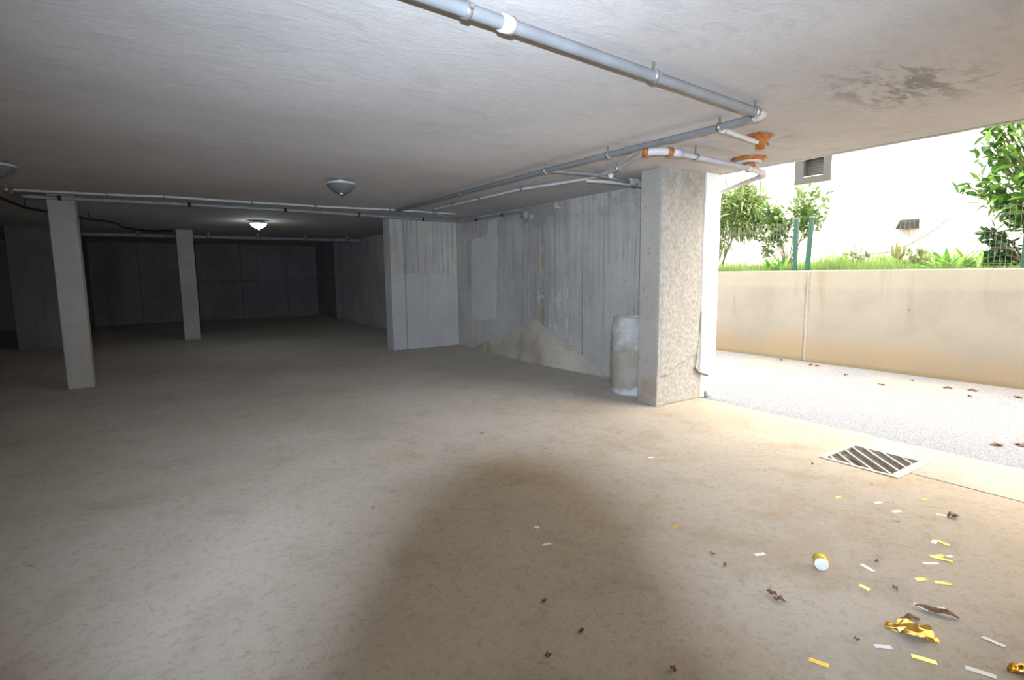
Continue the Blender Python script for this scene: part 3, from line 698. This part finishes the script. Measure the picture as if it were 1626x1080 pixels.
lamp(1.83, 6.22, 'unlit round domed ceiling lamp near the long drain pipe')
lamp(-1.12, 6.72, 'unlit round domed ceiling lamp near the end of the white conduit')
lamp(1.78, 11.55, 'glowing round ceiling lamp deep in the garage', True)

# ------------------------------------------------------------------ litter on the floor
def floor_pt(px, py, z=0.):
    d = fw*FPX+rt*(px-813)+up*(540-py); return EYE+d*((z-EYE.z)/d.z)
LR = random.Random(5)
def strip(px, py, L, ang, mat, name, label, group, w=.011):
    """curled strip; ang = direction on the floor, world degrees"""
    p = floor_pt(px, py); c = LR.uniform(.000, .004); tw = LR.uniform(-.3, .3); n = 6
    def fn(u, v):
        x = (u-.5)*L; y = (v-.5)*w; z = .0015+c*abs(math.sin(u*math.pi*LR_a))*.6
        return (x, y+tw*.02*u*u, z+.0006*v)
    LR_a = LR.uniform(.7, 1.6)
    o = MB().grid(fn, n, 1, False).build(name, M[mat], None, 0, p); o.rotation_euler = (0, 0, math.radians(ang))
    s = o.modifiers.new('thick', 'SOLIDIFY'); s.thickness = .0008
    return tag(o, label, 'confetti', group)
VA = -math.degrees(YAW)          # picture-horizontal direction on the floor
WL, GL = 'small white paper confetti strip lying on the concrete floor', 'small shiny gold confetti strip lying on the concrete floor'
for px, py, L, a in [(1207, 881, .055, 10), (1394, 799, .05, 25), (1424, 813, .055, 5), (1377, 902, .07, -75), (1478, 895, .075, 0), (1484, 861, .05, 40), (1463, 964, .055, -50),
                     (1495, 967, .028, -20), (1402, 1028, .06, -10), (1577, 1020, .07, -58), (1557, 1068, .085, -35), (1498, 819, .07, -30), (868, 865, .05, 25), (852, 838, .03, -20),
                     (1034, 727, .04, 0), (1238, 949, .025, 15), (1508, 884, .03, 20)]:
    strip(px, py, L, VA+a, 'paper', 'paper_strip', WL, 'white confetti strips on the floor', LR.uniform(.018, .025))
for px, py, L, a in [(1071, 837, .05, -70), (1332, 791, .03, 0), (1468, 793, .03, 20), (1498, 863, .06, -60), (1489, 884, .075, 5), (1499, 889, .07, -30), (1464, 921, .055, 0), (1498, 927, .065, -20),
                     (1373, 933, .045, -60), (1300, 1053, .065, -35), (1467, 1047, .075, -28)]:
    strip(px, py, L, VA+a, 'gold', 'gold_strip', GL, 'gold confetti strips on the floor', .022)
OWN = {(1377, 902): 'white paper strip lying beside the small yellow roll', (1463, 964): 'white paper strip touching the tip of the long dark brown leaf', (1495, 967): 'tiny white paper piece beside the long dark brown leaf',
       (1402, 1028): 'white paper strip next to the large crumpled gold foil', (1498, 819): 'white paper strip touching a curled pale brown leaf', (1238, 949): 'short white paper piece between two curled brown leaves',
       (1508, 884): 'tiny white paper piece lying on the crossed gold strips', (1478, 895): 'long white paper strip beside the crossed gold strips', (1557, 1068): 'longest white paper strip, lying near the small gold foil ball',
       (1071, 837): 'gold strip lying alone, far from the other gold confetti', (1489, 884): 'gold strip crossed with another gold strip under a white piece', (1499, 889): 'gold strip crossed with another gold strip under a white piece',
       (1467, 1047): 'long gold strip lying beside the large crumpled gold foil'}
for k_, lab in OWN.items():
    q = floor_pt(*k_)
    for o in list(col.objects):
        if o.name.startswith(('paper_strip', 'gold_strip')) and (o.location-q).length < 1e-4: o['label'] = lab
def crumple(px, py, sx, sy, h, name, label, cat, mat, seed, ang):
    p = floor_pt(px, py)
    def fn(u, v):
        a, c = u-.5, v-.5
        w = 1-abs(a)*(1.75 if a < 0 else .5)
        n = mnoise.noise((u*3.1+seed, v*3.3, 1.7)); n2 = mnoise.noise((u*7+seed, v*7, 4))
        return (a*sx*(1+.25*n2), c*sy*w*(1+.3*n), max(.002, h*(.35+.9*n+.5*n2)*(1-1.2*abs(a))))
    o = MB().grid(fn, 9, 7, False).build(name, M[mat], None, 0, p); o.rotation_euler = (0, 0, math.radians(ang))
    s = o.modifiers.new('thick', 'SOLIDIFY'); s.thickness = .001
    return tag(o, label, cat)
crumple(1445, 1003, .17, .13, .045, 'foil_wrapper', 'large crumpled gold foil wrapper lying on the floor', 'wrapper', 'gold', 2, VA-20)
crumple(1618, 1066, .09, .06, .05, 'foil_wrapper', 'small crumpled gold foil ball among the confetti', 'wrapper', 'gold', 9, VA)
def dead_leaf(px, py, L, w, a, label, group=None, seed=0, z=0., mat='dead'):
    p = floor_pt(px, py, z)
    def fn(u, v):
        ww = w*math.sin(math.pi*(.04+.92*u))**.8; c = v-.5
        return ((u-.5)*L, c*ww, .002+abs(c)*ww*.7+.010*math.sin(u*5+seed)**2+.003*mnoise.noise((u*6, v*6, seed)))
    o = MB().grid(fn, 8, 4, True).build('dead_leaf', M[mat], None, 0, p); o.rotation_euler = (0, 0, math.radians(a))
    s = o.modifiers.new('thick', 'SOLIDIFY'); s.thickness = .0012
    return tag(o, label, 'leaf', group)
dead_leaf(1487, 974, .15, .035, VA-35, 'long dark brown dry leaf beside the gold foil wrapper', None, 1)
dead_leaf(1446, 985, .08, .03, VA, 'curled brown dry leaf touching the large gold foil wrapper', None, 2)
dead_leaf(1513, 822, .055, .05, VA-20, 'curled pale brown leaf at the end of a white strip', None, 3)
dead_leaf(1225, 945, .05, .03, VA-50, 'brown dry leaf curled beside a short white strip', 'paired leaves beside the white strip', 4)
dead_leaf(1238, 955, .05, .03, VA-30, 'brown dry leaf curled beside a short white strip', 'paired leaves beside the white strip', 5)
DL = 'small dry leaf fragment lying on the concrete garage floor'
for i, (px, py) in enumerate([(1421, 935), (1360, 1018), (1069, 1064), (864, 956), (923, 1004), (870, 1042), (1392, 893), (1131, 881), (1151, 898), (1290, 738)]):
    dead_leaf(px, py, LR.uniform(.02, .032), .014, LR.uniform(0, 180), DL, 'leaf fragments on the garage floor', i)
DW = 'dry brown leaf lying on the driveway beside the retaining wall'
for i, (px, py) in enumerate([(1141, 555), (1287, 580), (1297, 582), (1343, 596), (1449, 605), (1545, 621), (1540, 630), (1617, 632), (1583, 708), (1620, 708), (1400, 612), (1240, 572), (1505, 617)]):
    dead_leaf(px, py, LR.uniform(.06, .11), LR.uniform(.03, .05), LR.uniform(0, 180), DW, 'leaves along the retaining wall', i+3, -.012)
for i, (x, y, a) in enumerate([(4.36, 1.80, 30), (4.45, 1.9, 100), (4.33, 1.68, 70)]):
    o = dead_leaf(1000, 900, .12, .06, a, 'dry leaf lying in the drain pit under the grate', 'leaves in the drain pit', i); o.location = (x, y, -.438)
# tape roll
p = floor_pt(1303, 902)
t = thing('tape_roll', p, 'small yellow roll lying on its side showing a white end', 'roll')
m = Matrix.Translation((0, 0, .034)) @ Matrix.Rotation(math.radians(-58), 4, 'Z') @ Matrix.Rotation(math.radians(90), 4, 'X')
MB().lathe([(.031, -.03), (.034, -.027), (.034, .027), (.031, .03)], 28, m).build('wrap', M['yellow'], t, 0, (0, 0, 0))
MB().lathe([(.032, .029), (.028, .031), (0, .031)], 28, m).build('end_disc', M['paper'], t, 0, (0, 0, 0))
MB().lathe([(.032, -.029), (.028, -.031), (0, -.031)], 28, m).build('end_disc', M['paper'], t, 0, (0, 0, 0))

# ------------------------------------------------------------------ the photographer's camera on its tripod, behind the lens plane
t = thing('tripod_camera', (EYE.x-fw.x*.12, EYE.y-fw.y*.12, 0), 'black camera with long lens barrel and raised flash on a tripod', 'camera')
def cb(x0, x1, y0, y1, z0, z1, name, mat, bev=.004):   # x right, y up, z backwards from the lens front
    m = Matrix.Translation(EYE) @ CAMROT.to_4x4()
    return MB().box(x0, x1, y0, y1, z0, z1, m).build(name, M[mat], t, bev)
mm = Matrix.Translation(EYE) @ CAMROT.to_4x4()
MB().lathe([(0, .012), (.048, .006), (.057, .004), (.058, .006), (.058, .05), (.040, .06), (.038, .135), (.034, .15)], 40, mm).build('lens_barrel', M['black'], t)
cb(-.068, .068, -.052, .045, .148, .205, 'camera_body', 'black', .008)
cb(-.026, .026, .045, .074, .168, .20, 'prism_housing', 'black', .006)
cb(-.030, .026, .082, .104, .1655, .195, 'flash_head', 'black', .002)
base = EYE-fw*.175-up*.052
hub = V((base.x, base.y, 1.22))
MB().tube([base, (base.x, base.y, 1.1)], .016, 10).build('centre_column', M['clamp'], t)
MB().tube([hub+V((0, 0, .02)), hub-V((0, 0, .04))], .04, 14).build('leg_hub', M['black'], t)
for k in range(3):
    a = math.radians(90-math.degrees(YAW)+60+120*k); e_ = V((base.x+.46*math.cos(a), base.y+.46*math.sin(a), .006))
    MB().tube([hub+V((.03*math.cos(a), .03*math.sin(a), -.01)), e_], .013, 10, True, [.015, .009]).build('leg', M['black'], t)
